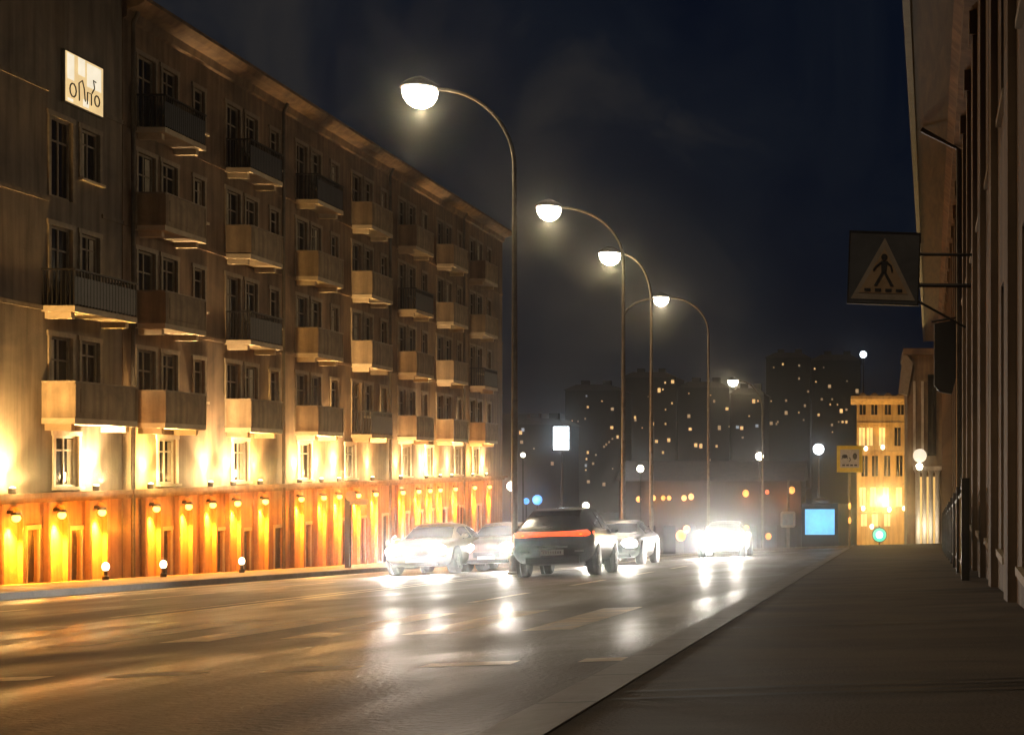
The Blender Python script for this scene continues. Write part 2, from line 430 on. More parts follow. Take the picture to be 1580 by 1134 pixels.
def apartment(name, label, y0, y1, top, bays, wallmat, downs, ups, lits, glaze_first, hue, slabs=SLABS, balc=SLABS, bw=2.7):
    base = g(XF, (y0+y1)/2)
    root = empty(name, (XF, y0, base)); tag(root, label, 'building')
    L = lambda y, z: (0, y-y0, z-base)
    holes = []; wins = []; zb = g(XF, y1) - 0.6
    for by in bays:
        for s in slabs:
            wins.append(('door', by-0.72, s+0.06, 1.05, 2.25))
            wins.append(('win', by+0.75, s+0.85, 0.95, 1.45))
            if by+2.9 < y1-0.6: wins.append(('slim', by+2.75, s+0.85, 0.72, 1.40))
    for ly in lits: wins.append(('lit', ly, -0.72, 1.15, 1.45))
    for k, y, z, w, h in wins: holes.append((y-w/2, y+w/2, z, z+h))
    ds = []
    for a, c in zip(downs[:-1], downs[1:]):
        if c-a > 1.7:
            y = (a+c)/2; z = g(XF, y)+0.14
            ds.append((y, z, 0.5 if c-a < 2.4 else 0.8, max(1.45, -2.55-z)))
    for y, z, w, h in ds: holes.append((y-w/2, y+w/2, z, z+h))
    holes = [(a-y0, c-y0, d-base, e_-base) for a, c, d, e_ in holes]
    Z1 = top-base; ZS = -1.0-base
    up = MB(); facade(up, 0, y1-y0, ZS, Z1, [h for h in holes if h[2] > ZS])
    Dp = -12.0
    up.quad((Dp,0,zb-base),(0-.003,0,zb-base),(0-.003,0,Z1),(Dp,0,Z1)); up.quad((0-.003,y1-y0,zb-base),(Dp,y1-y0,zb-base),(Dp,y1-y0,Z1),(0-.003,y1-y0,Z1))
    up.quad((Dp,y1-y0,zb-base),(Dp,0,zb-base),(Dp,0,Z1),(Dp,y1-y0,Z1))
    up.build('wall', wallmat, root)
    lo = MB(); facade(lo, 0, y1-y0, zb-base, ZS, [h for h in holes if h[2] < ZS])
    lo.build('ground_floor_wall', M['plinth'], root)
    # string course, floor bands, cornice, roof
    b = MB(); b.box(0.002, 0.34, 0, y1-y0, -1.0-base, -0.86-base); b.box(0.002, .14, 0, y1-y0, -1.12-base, -1.0-base)
    b.build('ledge', M['stucco'], root)
    for s in SLABS[1:]:
        segs = [0]
        for by in bays: segs += [by-1.36-y0, by+1.36-y0]
        segs.append(y1-y0)
        for a, c in zip(segs[::2], segs[1::2]):
            if c > a: MB().box(0.002, 0.05, a, c, s-.12-base, s-base).build('floor_band', wallmat, root)
    b = MB(); b.prism([(0.003,Z1-.55),(.12,Z1-.5),(.16,Z1-.25),(.5,Z1-.15),(.7,Z1),(.7,Z1+.12),(0.003,Z1+.12)], 'y', 0, y1-y0)
    b.build('cornice', M['stucco'], root)
    b = MB(); b.prism([(Dp,Z1+.12),(.68,Z1+.122),(.55,Z1+.2),(-5.5,Z1+2.3),(Dp,Z1+.6)], 'y', 0.02, y1-y0-.02)
    b.build('roof', M['roof'], root)
    for k, y, z, w, h in wins:
        mm = M['frame_white'] if k == 'lit' else (M['frame_wood'])
        place(('w', k, hue), lambda: window_proto(w, h, mm, k != 'door', 1 if k != 'slim' else 0), root, L(y, z))
    for k, y, z, w, h in wins:            # curtains drawn to one side behind some panes
        if random.random() < (0.9 if k == 'lit' else 0.4):
            cv = MB(); sd = random.choice((-1, 1)); n = 9; cw = w*random.uniform(.22, .36)
            ya = sd*(w/2-.09)
            vs_ = []
            for q in range(n+1):
                yy = ya - sd*cw*q/n; xx = -.108 + (.012 if q % 2 else 0)
                vs_ += [(xx, yy, .09), (xx, yy, h-.09)]
            cv.add(vs_, [(2*q, 2*q+2, 2*q+3, 2*q+1) for q in range(n)])
            cv.build('curtain', M['curtain'], root, loc=L(y, z))
    for y, z, w, h in ds:
        b = MB(); b.box(-.16, -.10, -w/2, w/2, 0, h); 
        for q in (-.25, .25): b.box(-.10, -.085, q*w-.12, q*w+.12, .15, h-.2)
        d_ = b.build('door', M['door'], root, loc=L(y, z))
        MB().box(-.01, .05, -w/2-.07, -w/2, 0, h).box(-.01, .05, w/2, w/2+.07, 0, h).box(-.01, .07, -w/2-.09, w/2+.09, h+.001, h+.13).build('door_frame', M['slab'], d_)
        MB().box(-.10, -.06, w/2-.14, w/2-.10, .8, 1.0).build('handle', M['steel'], d_)
    for i, by in enumerate(bays):
        for j, s in enumerate(balc):
            kind = 'bars' if (j == 3 and i < 3) or (i+2*j) % 5 == 3 else 'solid'
            place(('b', kind, bw), lambda: balcony_proto(bw, 0.92, kind), root, L(by, s))
    for y in downs:
        place('sconce', sconce_proto, root, L(y, -1.48))
        zg = g(XF, y)+.10; r_ = .41; zc_ = -1.58        # arch added to give each lamp's glow a round head
        pl_ = [(-.52, zg), (-r_, zg)] + [(-r_*math.cos(math.pi*q/12), zc_+r_*math.sin(math.pi*q/12)) for q in range(13)] + [(r_, zg), (.52, zg), (.52, -1.125), (-.52, -1.125)]
        MB().prism([(p_[0], p_[1]-zc_) for p_ in pl_], 'x', .002, .15).build('glow_arch', M['plinth'], root, loc=L(y, zc_))
        p = random.uniform(.55, 1.35)
        lamp('SPOT', 'wall_lamp_light', root, Vector(L(y, -1.66))+Vector((.15,0,0)), P_DOWN*.62*p, (1.0,0.31,0.016), .06, (0, R(5), 0), 86, 1.0)
        lamp('POINT', 'wall_lamp_glow', root, Vector(L(y, -1.95))+Vector((.62,0,0)), 270*p, (1.0,0.27,0.012), .10)
    for y in ups:
        place('uplight', uplight_proto, root, L(y, -0.86))
        p = random.uniform(.45, 1.4); wh = random.random()
        lamp('SPOT', 'uplight_light', root, Vector(L(y, -0.62))+Vector((.30,0,0)), P_UP*p, (1.0,.56+.14*wh,.14+.24*wh), .08, (R(180), R(2), 0), 100, 1.0)
        lamp('POINT', 'uplight_glow', root, Vector(L(y, -0.45))+Vector((.42,0,0)), 260*p, (1.0,.60+.12*wh,.16+.2*wh), .12)
    # downpipes
    for y in [y0+.35] + [b_+3.3 for b_ in bays[1::2]]:
        if y < y1:
            b = MB(); b.tube([(.14, y-y0, zb+1-base), (.14, y-y0, Z1-.6), (.3, y-y0, Z1-.25)], .065, 8)
            b.build('downpipe', M['pipe'], root, True)
    return root

bays = [45.0 + 6.02*i for i in range(7)]
downs = [44.5, 46.6, 48.3, 50.2, 52.5, 55.8, 58.1, 59.8, 62.0, 64.2, 67.9, 70.3, 72.1, 73.8, 76.5, 80.2, 83.3]
ups = [44.1, 48.1, 49.8, 52.0, 55.6, 57.8, 59.7, 63.7, 67.5, 71.4, 73.7, 75.7, 79.7, 82.5]
lits = [45.6, 50.9, 56.7, 61.6, 69.0, 72.6, 77.6, 81.1]
apartment('apartment_building', 'long brown apartment block with rows of balconies and floodlit orange ground floor', 42.9, 87.0, 14.1, bays, M['stucco'], downs, ups, lits, True, 'a')
near = apartment('apartment_building', 'greyish apartment block at left edge carrying a lit yellow poster high up', 26.0, 42.85, 16.5, [33.2, 40.35], M['stucco_grey'], [32.0, 35.2, 37.2, 39.3, 41.35], [35.0, 37.0, 41.0], [39.9, 34], True, 'b', (1.2,4.3,7.35), (1.2,4.3), 3.3)

# lit poster hung high on the near block
root = empty('lit_poster', (XF+0.02, 40.6, 10.15)); tag(root, 'glowing yellow poster board high on the grey block at left', 'poster')
MB().box(0.0, .10, -1.0, 1.0, 0, 1.5).build('frame', M['iron'], root)
MB().box(.102, .115, -.96, .96, .04, 1.46).build('panel', M['poster'], root)
b = MB()
for (a, c, d, e_) in ((-.9,-.55,.7,1.42),(-.35,0.0,.95,1.44),(.1,.85,.72,1.40),(-.1,.2,.1,.3),(-.88,-.6,.08,.16)): MB().box(.117,.121,a,c,d,e_).build('pale_patch', M['poster_hot'], root)
b = MB()
for cy, cz, r_ in ((-.62,.42,.16),(.62,.42,.13)):
    b.tube([(.125, cy+r_*math.cos(t*.628), cz+r_*1.2*math.sin(t*.628)) for t in range(11)], .022, 6)
b.tube([(.125,-.3,.2),(.125,-.32,.7),(.125,-.15,.82),(.125,-.05,.6),(.125,.0,.25)], .02, 6)
b.tube([(.125,.1,.2),(.125,.12,.55),(.125,.32,.55),(.125,.32,.22)], .02, 6)
b.tube([(.125,.35,.58),(.125,.48,.75),(.125,.42,.98),(.125,.55,.95)], .022, 6)
b.build('lettering', M['ink'], root, True)

# ------------------------------------------------------------------ street lamps down the middle of the road
def street_lamp(label, X, Y, zl, arm, scale=1.0, power=P_STREET, col_=(1.0,.76,.44), group='tall curved street lamps along the road', extra=None):
    zb = g(X, Y); root = empty('street_lamp', (X, Y, zb)); tag(root, label, 'street lamp', group)
    H = zl - zb
    b = MB(); hk = H-2.0*scale
    b.tube([(0,0,.5),(0,0,H*.45),(0,0,hk-.001)], [.085*scale,.075*scale,.058*scale], 12)
    b.build('pole', M['steel'], root, True)
    MB().lathe([(.19,-.1),(.19,.04),(.14,.08),(.13,.48),(.10,.52)], (0,0,0), 'z', 14).build('base', M['dish'], root, True)
    pts = [(0,0,hk)]
    for k in range(1, 13):
        t = k/12*math.pi/2
        pts.append((-(arm-.45)*(1-math.cos(t))*1.0, 0, hk + 1.98*scale*math.sin(t)))
    pts.append((-(arm-.3), 0, hk+1.97*scale))
    MB().tube(pts, [.056*scale]*3+[.05*scale]*(len(pts)-3), 10).build('arm', M['steel'], root, True)
    hd = MB().lathe([(.05,.30),(.16,.26),(.34,.17),(.47,.07),(.50,.0),(.47,-.01)], (-arm,0,H), 'z', 24).build('lamp_head', M['dish'], root, True)
    MB().lathe([(.445,-.012),(.44,-.10),(.41,-.24),(.32,-.38),(.18,-.47),(.02,-.50)], (-arm,0,H), 'z', 24).build('bowl', M['lamp_glass'], hd, True)
    lamp('SPOT', 'street_lamp_light', root, (-arm, 0, H-.58), power, col_, .12, (0,0,0), 152, 0.75)
    lamp('POINT', 'street_lamp_glow', root, (-arm, 0, H-.60), power*.30, col_, .12)
    if extra:       # a second, lower bracket on the other side
        xe, ze = extra; pts = [(0,0,ze-zb-.75)]
        for k in range(1, 9):
            t = k/8*math.pi/2
            pts.append((xe*(1-math.cos(t)), 0, ze-zb-.75+.75*math.sin(t)))
        MB().tube(pts, .035, 8).build('bracket', M['steel'], root, True)
    return root
S = lambda px, Y: (px-1345)*Y/F
Zp = lambda py, Y: (712-py)*Y/F
for lab, Y, pole_px, lx, ly, ex in (
    ('nearest and tallest street lamp, standing left of the black car', 35.4, 794, 648, 137, None),
    ('second street lamp with a lower side bracket behind the black car', 50.9, 962, 847, 320, (1.15, 5.9)),
    ('third street lamp along the road, between two taller looking poles', 57.3, 1005, 941, 391, None),
    ('fourth street lamp along the road, left of the distant headlights', 78.0, 1093, 1020, 459, None),
    ('farthest tall street lamp above the pair of distant headlights', 116.0, 1176, 1131, 587, None)):
    X = S(pole_px, Y)
    street_lamp(lab, X, Y, Zp(ly, Y), X - S(lx, Y), 1.0 if Y < 100 else 1.2, extra=ex)

# ------------------------------------------------------------------ cars
def cat(p0, p1, p2, p3, t):
    return 0.5*((2*p1) + (-p0+p2)*t + (2*p0-5*p1+4*p2-p3)*t*t + (-p0+3*p1-3*p2+p3)*t**3)
def spline(pts, u):
    n = len(pts); i = min(int(u), n-2); t = u-i
    a, b_, c, d = pts[max(i-1,0)], pts[i], pts[i+1], pts[min(i+2,n-1)]
    return [cat(a[k], b_[k], c[k], d[k], t) for k in range(len(b_))]
#         y      zbot  zbelt ztop  wsill wbelt wroof
SUV = [(-2.25, .46,  .74,  .82,  .70,  .82,  .74), (-2.19, .34,  .95, 1.04,  .82,  .90,  .80), (-2.03, .30, 1.03, 1.13,  .86,  .935, .82),
       (-1.45, .26, 1.06, 1.52,  .87,  .94,  .66), (-1.0,  .26, 1.05, 1.59,  .87,  .94,  .65), (0.0,   .26, 1.02, 1.62,  .87,  .94,  .66),
       (0.55,  .26, 1.00, 1.55,  .87,  .94,  .66), (1.22,  .26,  .98, 1.10,  .87,  .93,  .76), (1.70,  .26,  .93, 1.02,  .86,  .92,  .78),
       (2.10,  .30,  .80,  .88,  .80,  .87,  .75), (2.24,  .38,  .66,  .72,  .70,  .77,  .68), (2.28,  .44,  .58,  .62,  .58,  .64,  .56)]
SEDAN = [(-2.30, .44, .74, .80, .66, .78, .70), (-2.22, .32, .88, .95, .80, .86, .76), (-1.75, .26, .95, 1.02, .84, .89, .74),
         (-0.95, .22, .96, 1.36, .85, .90, .60), (-0.5, .22, .95, 1.43, .85, .90, .60), (0.1, .22, .93, 1.44, .85, .90, .61),
         (0.5, .22, .92, 1.36, .85, .90, .61), (1.15, .22, .90, 1.00, .85, .90, .72), (1.70, .22, .84, .92, .84, .89, .76),
         (2.12, .26, .74, .82, .78, .85, .73), (2.27, .32, .62, .68, .70, .76, .66), (2.31, .40, .54, .58, .58, .62, .54)]
def make_car(name, label, X, Y, heading, st, paint, front_lit, power=P_HEAD, group='cars driving on the wet road', scale=(1,1,1)):
    root = empty(name, (X, Y, g(X, Y))); tag(root, label, 'car', group)
    sgn = 1 if abs(heading) < 90 else -1
    root.scale = scale
    root.rotation_euler = (-0.052*sgn, -0.033*sgn, R(heading))
    def ring(s, t):
        y, zb, zt0, zt, ws, wb, wr = spline(st, s)
        left = t > 7; t = 14-t if left else t
        ctl = [(0,zb),(.75*ws,zb),(ws,zb+.12),(wb,(zb+zt0)/2),(wb*.985,zt0),(wr+.02,zt0+(zt-zt0)*.82),(wr*.82,zt-.008),(0,zt+.02)]
        x, z = spline(ctl, t)
        if t <= 0: x = 0
        return Vector((-x if left else x, y, z))
    def patch(s0, s1, t0, t1, off, ns=8, ntt=8):
        b = MB(); vs_ = []
        for i in range(ns+1):
            for j in range(ntt+1):
                s = s0+(s1-s0)*i/ns; t = t0+(t1-t0)*j/ntt
                p = ring(s, t); a = ring(min(s+.02, len(st)-1), t)-ring(max(s-.02, 0), t); c = ring(s, min(t+.05,14))-ring(s, max(t-.05,0))
                n = c.cross(a)
                n = n.normalized() if n.length > 1e-9 else Vector((0,0,1))
                ctr = Vector((0, p.y, .7))
                if n.dot(p-ctr) < 0: n = -n
                vs_.append(p+n*off)
        m = ntt+1
        b.add(vs_, [(i*m+j, i*m+j+1, (i+1)*m+j+1, (i+1)*m+j) for i in range(ns) for j in range(ntt)])
        return b
    b = MB(); SS = 44; TT = 56; vs_ = []
    for i in range(SS+1):
        for j in range(TT): vs_.append(ring(i*(len(st)-1)/SS, j*14/TT))
    fs = [(i*TT+j, i*TT+(j+1) % TT, (i+1)*TT+(j+1) % TT, (i+1)*TT+j) for i in range(SS) for j in range(TT)]
    fs += [tuple(range(TT))[::-1], tuple(range(SS*TT, SS*TT+TT))]
    b.add(vs_, fs); b.build('body', paint, root, True)
    patch(2.12, 3.0, 5.75, 8.25, .008).build('rear_window', M['pane'], root, True)
    patch(6.15, 6.95, 5.6, 8.4, .008).build('windscreen', M['pane'], root, True)
    for sd in (0, 1):
        for a, c in ((2.85, 4.35), (4.48, 6.3)):
            t0, t1 = (4.15, 4.95) if sd == 0 else (14-4.95, 14-4.15)
            patch(a, c, t0, t1, .007).build('side_window', M['pane'], root, True)
    for sx_ in (-1, 1):
        for yw in (-1.38, 1.42):
            r = .345; xc = sx_*.80
            w = MB().lathe([(.20,-.12),(.30,-.12),(r,-.08),(r,.08),(.30,.135),(.22,.125)] if sx_ > 0 else [(.22,-.125),(.30,-.135),(r,-.08),(r,.08),(.30,.12),(.20,.12)], (xc, yw, r), 'x', 24)
            wo = w.build('wheel', M['tyre'], root, True)
            rm = MB(); rm.lathe([(.215,0),(.20,.02),(.05,.035)] if sx_ > 0 else [(.05,-.035),(.20,-.02),(.215,0)], (xc+sx_*.125, yw, r), 'x', 20)
            for k in range(5):
                a = k*1.2566
                rm.tube([(xc+sx_*.15, yw+.05*math.cos(a), r+.05*math.sin(a)), (xc+sx_*.14, yw+.2*math.cos(a), r+.2*math.sin(a))], .02, 6)
            rm.build('rim', M['rim'], wo, True)
            ar = MB(); ar.lathe([(.37,-.05),(.42,-.04),(.42,.04),(.37,.05)], (sx_*.90, yw, r+.02), 'x', 24)
            ar.build('wheel_arch', M['trim'], root, True)
        mi = MB(); mi.ball((sx_*1.0, .95, 1.06), .10, .07, .075); mi.tube([(sx_*.88,.97,1.0),(sx_*.97,.96,1.04)], .025, 6)
        mi.build('mirror', paint, root, True)
    yr = st[0][0]; yf = st[-1][0]
    if not front_lit:
        pts = [(-.90,-1.97,.985),(-.84,-2.10,.985),(-.70,-2.20,.985),(-.4,-2.235,.985),(0,-2.245,.985),(.4,-2.235,.985),(.70,-2.20,.985),(.84,-2.10,.985),(.90,-1.97,.985)]
        MB().tube(pts, [.06,.085,.08,.062,.056,.062,.08,.085,.06], 10).build('light_bar', M['tail'], root, True)
        for sx_ in (-1, 1):
            MB().ball((sx_*.76,-2.185,.975), .13, .07, .085).build('tail_light', M['tail'], root, True)
            MB().ball((sx_*.66,-2.25,.975), .075, .03, .035).build('brake_light', M['tail_hot'], root, True)
        MB().box(-.30,.30,-2.262,-2.247,.965,1.0).build('brake_strip', M['tail_hot'], root)
        MB().box(-.62,.62,yr-.03,yr+.2,.30,.46).build('bumper_skirt', M['trim'], root)
        p_ = MB().box(-.26,.26,yr-.035,yr-.005,.50,.62).build('number_plate', M['plate'], root)
        mk_ = MB()
        for k in range(8): mk_.box(-.21+k*.055, -.175+k*.055, yr-.039, yr-.036, .53, .59)
        mk_.build('plate_marks', M['plate_mark'], p_)
        MB().box(-.66,.66,yr-.006,yr+.12,.735,.745).box(-.80,.80,yr+.03,yr+.2,.485,.497).build('tailgate_seam', M['tyre'], root)
        MB().lathe([(.045,-.012),(.045,.0)], (0,yr+.045,.865), 'y', 16).build('badge', M['rim'], root, True)
        MB().tube([(.05,-2.10,1.14),(-.28,-1.93,1.235)], .012, 6).build('rear_wiper', M['trim'], root, True)
        MB().box(-.35,.35,yr-.012,yr+.05,.665,.70).build('tailgate_handle', M['rim'], root)
        for sx_ in (-1, 1): MB().box(sx_*.62-.1,sx_*.62+.1,yr-.005,yr+.1,.56,.60).build('reflector', M['rim'], root)
        MB().tube([(-.45,-2.0,1.58),(0,-1.42,1.60),(.45,-2.0,1.58)][1:2]+[(0,-1.0,1.72)], .012, 6).build('antenna', M['trim'], root)
        MB().prism([(-1.30,1.60),(-1.62,1.545),(-1.60,1.52),(-1.30,1.565)], 'x', -.55, .55).build('roof_spoiler', M['trim'], root)
    else:
        for sx_ in (-1, 1):
            h_ = MB().ball((sx_*.60, yf-.10, .66), .26, .14, .17).build('headlight', M['head_glass'], root, True)
            lamp('SPOT', 'headlight_light', root, (sx_*.60, yf+.10, .66), power, (1.0,.93,.80), .08, (R(86), 0, R(0)), 64, 0.8)
        MB().box(-.38,.38,yf-.10,yf+.012,.40,.56).build('grille', M['trim'], root)
        MB().box(-.62,.62,yf-.2,yf+.02,.24,.34).build('bumper', M['trim'], root)
        MB().box(-.26,.26,yf+.013,yf+.03,.34,.45).build('number_plate', M['plate'], root)
        for sx_ in (-1, 1):
            MB().ball((sx_*.66, yr+.08, .80), .13, .06, .06).build('tail_light', M['tail'], root, True)
    return root
make_car('parked_car' if False else 'car', 'black hatchback seen from behind with glowing red light bar', -7.12, 33.1, 2.0, SUV, M['car_black'], False, scale=(.95,.92,.96))
make_car('car', 'beige oncoming saloon with bright headlights, nearest the orange facade', -12.65, 41.2, 180, SEDAN, M['car_beige'], True)
make_car('car', 'rosy oncoming saloon with bright headlights beside the black hatchback', -11.25, 43.3, 180, SEDAN, M['car_rose'], True)
make_car('car', 'dark oncoming saloon mostly hidden behind the black hatchback', -8.25, 46.6, 180, SEDAN, M['car_dark'], True, P_HEAD*.6)
make_car('car', 'far grey oncoming saloon alone by the right kerb, headlights blazing', -5.95, 57.5, 180, SEDAN, M['car_grey'], True, P_HEAD*1.5)

# ------------------------------------------------------------------ signs, posts and lamps by the road
def disc(b, c, r, y0, y1, n=20): return b.lathe([(r, y0), (r, y1)], c, 'y', n)
# pedestrian crossing warning sign held out from the right wall
Ys = 20.0
root = empty('crossing_sign', (S(1362, Ys), Ys, Zp(468, Ys))); tag(root, 'large dark square board with pedestrian triangle held out from the right wall', 'road sign')
root.rotation_euler = (0, R(2), 0)
w = .49; H = 1.0
MB().box(-w, w, 0, .06, 0, H).build('board', M['sign_dark'], root)
b = MB(); b.box(-w-.02, -w, -.01, .07, -.02, H+.02); b.box(w, w+.02, -.01, .07, -.02, H+.02); b.box(-w, w, -.01, .07, H, H+.02); b.box(-w, w, -.01, .07, -.02, 0)
b.build('rim', M['iron'], root)
b = MB(); b.prism([(-.46,.05),(.46,.05),(0,.93)], 'y', -.012, -.002); b.build('triangle_border', M['sign_white'], root)
b = MB(); b.prism([(-.35,.14),(.35,.14),(0,.78)], 'y', -.02, -.0125); b.build('triangle', M['sign_tan'], root)
b = MB(); y_ = -.026
disc(b, (0,y_,.655), .045, -.004, .004)
b.prism([(-.045,.60),(.05,.60),(.035,.43),(-.035,.43)], 'y', y_-.004, y_+.004)
b.prism([(-.035,.435),(.01,.435),(-.09,.245),(-.135,.245)], 'y', y_-.004, y_+.003)
b.prism([(-.005,.433),(.038,.433),(.15,.245),(.10,.245)], 'y', y_-.004, y_+.0035)
b.tube([(-.04,y_,.58),(-.11,y_,.52),(-.15,y_,.46)], .014, 6); b.tube([(.04,y_,.58),(.10,y_,.53),(.12,y_,.45)], .014, 6)
for k in range(4): b.box(-.27+k*.15, -.18+k*.15, y_-.004, y_+.003, .165, .205)
b.build('walking_figure', M['ink'], root)
for pa, pb, rr, nm in (((w+.01,.04,.28),(1.25,.04,.30),.03,'bracket'),((w+.01,.04,.72),(1.25,.04,.74),.022,'bracket'),((w+.01,.04,.05),(1.2,.04,-.30),.018,'brace')):
    MB().tube([pa, pb], rr, 8).build(nm, M['iron'], root, True)

# yellow-rimmed sign on a post by the right kerb
Y_ = 63.6; X_ = -1.0; zb = g(X_, Y_)+.13
root = empty('road_sign', (X_, Y_, zb)); tag(root, 'square grey sign with thick yellow edge on a post by the kerb', 'road sign')
zc = Zp(708, Y_)-zb
MB().tube([(0,0,0),(0,0,zc+.55)], .045, 10).build('post', M['steel'], root, True)
MB().cbox(0,-.07,zc,1.16,.04,1.2).build('yellow_panel', M['sign_yellow'], root)
MB().cbox(0,-.096,zc+.02,.86,.008,.82).build('grey_panel', M['sign_grey'], root)
b = MB()
b.ball((.24,-.102,zc+.12), .10,.006,.15); b.ball((-.22,-.102,zc+.12), .13,.006,.09); b.tube([(-.36,-.102,zc+.0),(-.22,-.102,zc+.2),(-.08,-.102,zc+.02)], .022, 6)
b.tube([(0,-.102,zc+.08),(.04,-.102,zc-.05),(-.02,-.102,zc-.12)], .022, 6)
for k in range(4): b.cbox(-.27+.18*k,-.102,zc-.28,.13,.006,.07)
b.build('symbols', M['ink'], root)
for z in (1.25, 1.9):
    MB().ball((0,-.09,z), .07,.05,.15).build('reflector', M['orange'], root, True)  # orange glow put into the reflectors, which are no lamps

# cyan screen on the corner
Y_ = 88.0; X_ = S(1265, Y_); zb = g(X_, Y_)+.13
root = empty('digital_billboard', (X_, Y_, zb)); tag(root, 'glowing pale blue digital screen in a black cabinet on the corner', 'billboard')
zc = Zp(805, Y_)-zb
MB().box(-1.15,1.15,.0,.35,0,zc+1.15).build('cabinet', M['trim'], root)
MB().box(-.93,.93,-.03,-.002,zc-.80,zc+.80).build('screen', M['cyan'], root)
b = MB(); b.box(-1.0,-.93,-.05,-.002,zc-.87,zc+.87); b.box(.93,1.0,-.05,-.002,zc-.87,zc+.87); b.box(-.93,.93,-.05,-.002,zc+.80,zc+.87); b.box(-.93,.93,-.05,-.002,zc-.87,zc-.80)
b.build('bezel', M['iron'], root)
MB().ball((.1,.15,zc+1.32), .5,.2,.17).build('rooftop_lamp', M['sign_dark'], root, True)
lamp('POINT', 'screen_light', root, (0,-.9,zc), 60, (.15,.6,1.0), .5)

# grey box on a pole left of the screen
Y_ = 82.0; X_ = S(1216, Y_); zb = g(X_, Y_)+.13
root = empty('control_box', (X_, Y_, zb)); tag(root, 'pale grey control box on a slim pole left of the blue screen', 'control box')
zc = Zp(801, Y_)-zb
MB().tube([(0,.1,0),(0,.1,zc+2.3)], [.09,.06], 10).build('pole', M['steel'], root, True)
b = MB(); b.prism([(-.42,zc-.35),(-.36,zc-.45),(.36,zc-.45),(.42,zc-.35),(.42,zc+.38),(.34,zc+.46),(-.34,zc+.46),(-.42,zc+.38)], 'y', -.35, .0); b.build('box', M['ac_grey'], root)
MB().box(-.3,.3,-.37,-.352,zc-.33,zc+.33).build('door', M['bluish'], root)

# green signal
Y_ = 97.0; X_ = S(1357, Y_); zb = g(X_, Y_)+.13
root = empty('traffic_light', (X_, Y_, zb)); tag(root, 'traffic signal glowing green low in front of the ochre building', 'traffic light')
zc = Zp(825, Y_)-zb
MB().tube([(0,.2,0),(0,.2,zc+.6)], .06, 10).build('pole', M['iron'], root, True)
MB().lathe([(.52,-.02),(.52,.14),(.46,.18)], (0,0,zc), 'y', 24).build('housing', M['trim'], root, True)
MB().lathe([(.02,-.06),(.30,-.05),(.47,-.025)], (0,0,zc), 'y', 24).build('lens', M['green'], root, True)
MB().ball((0,-.07,zc), .24,.05,.24).build('bulb', M['green_hot'], root, True)
lamp('POINT', 'signal_light', root, (0,-.6,zc), 40, (.05,1.0,.6), .3)

# tall lit box sign and small globes beyond the left block
Y_ = 92.0; X_ = S(866, Y_); zb = g(X_, Y_)
root = empty('lit_sign', (X_, Y_, zb)); tag(root, 'bluish white lit box sign on a tall pole beyond the left block', 'sign')
zc = Zp(676, Y_)-zb
MB().tube([(0,.2,0),(0,.2,zc+.9)], [.10,.06], 10).build('pole', M['iron'], root, True)
MB().box(-.60,.60,-.02,.16,zc-.85,zc+.85).build('case', M['iron'], root)
MB().box(-.50,.50,-.06,-.022,zc-.75,zc+.75).build('face', M['cool_lamp'], root)
lamp('POINT', 'sign_light', root, (0,-.7,zc), 120, (.6,.85,1.0), .4)

def small_lamp(label, px, py, Y, r, m, power, color):
    X = S(px, Y); Z = Zp(py, Y); zb = g(X, Y)
    root = empty('lamp_post', (X, Y, zb)); tag(root, label, 'lamp', 'small globe lamps in the distance')
    MB().tube([(0,0,0),(0,0,Z-zb-r*.8)], [.09,.05], 8).build('post', M['iron'], root, True)
    MB().ball((0,0,Z-zb), r,r,r).build('globe', m, root, True)
    if power: lamp('POINT', 'lamp_light', root, (0,-r-.3,Z-zb), power, color, .1)
small_lamp('white globe lamp right beside the far corner of the brown block', 789, 750, 93, .30, M['lamp_glass'], 150, (1,.9,.8))
small_lamp('dim white globe lamp beside the nearest tall pole, above another globe', 807, 702, 97, .16, M['lamp_glass'], 0, None)
small_lamp('white globe lamp between the second and third tall poles', 988, 723, 120, .30, M['lamp_glass'], 150, (1,.95,.9))
small_lamp('small white globe lamp left of the grey control box, high up', 1172, 704, 125, .36, M['lamp_glass'], 150, (1,.95,.9))
small_lamp('bluish white globe lamp high above the blue screen', 1263, 693, 120, .46, M['cool_lamp'], 150, (.8,.92,1))
small_lamp('small white globe lamp high above the ochre building roof', 1332, 547, 150, .36, M['cool_lamp'], 0, None)
small_lamp('larger blue globe lamp just above the black hatchback roof', 829, 771, 95, .34, M['blue'], 60, (.1,.4,1))
small_lamp('smaller blue globe lamp left of the larger blue one', 812, 773, 99, .22, M['blue'], 0, None)
small_lamp('white globe lamp at the right corner of the black hatchback roof', 904, 780, 90, .22, M['lamp_glass'], 0, None)

# dark sign post on the left pavement
X_, Y_ = -19.0, 50.9; zb = g(X_, Y_)+.13
root = empty('sign_post', (X_, Y_, zb)); tag(root, 'dark post with small round sign standing before the orange ground floor', 'sign post')
MB().box(-.09,.09,-.09,.09,0,2.55).build('post', M['trim'], root)
b = MB(); b.lathe([(.20,-.03),(.20,.0)], (.15,-.1,2.6), 'y', 20); b.build('round_sign', M['sign_tan'], root)
MB().box(.1,.75,-.10,-.06,2.28,2.48).build('plate', M['sign_white'], root)
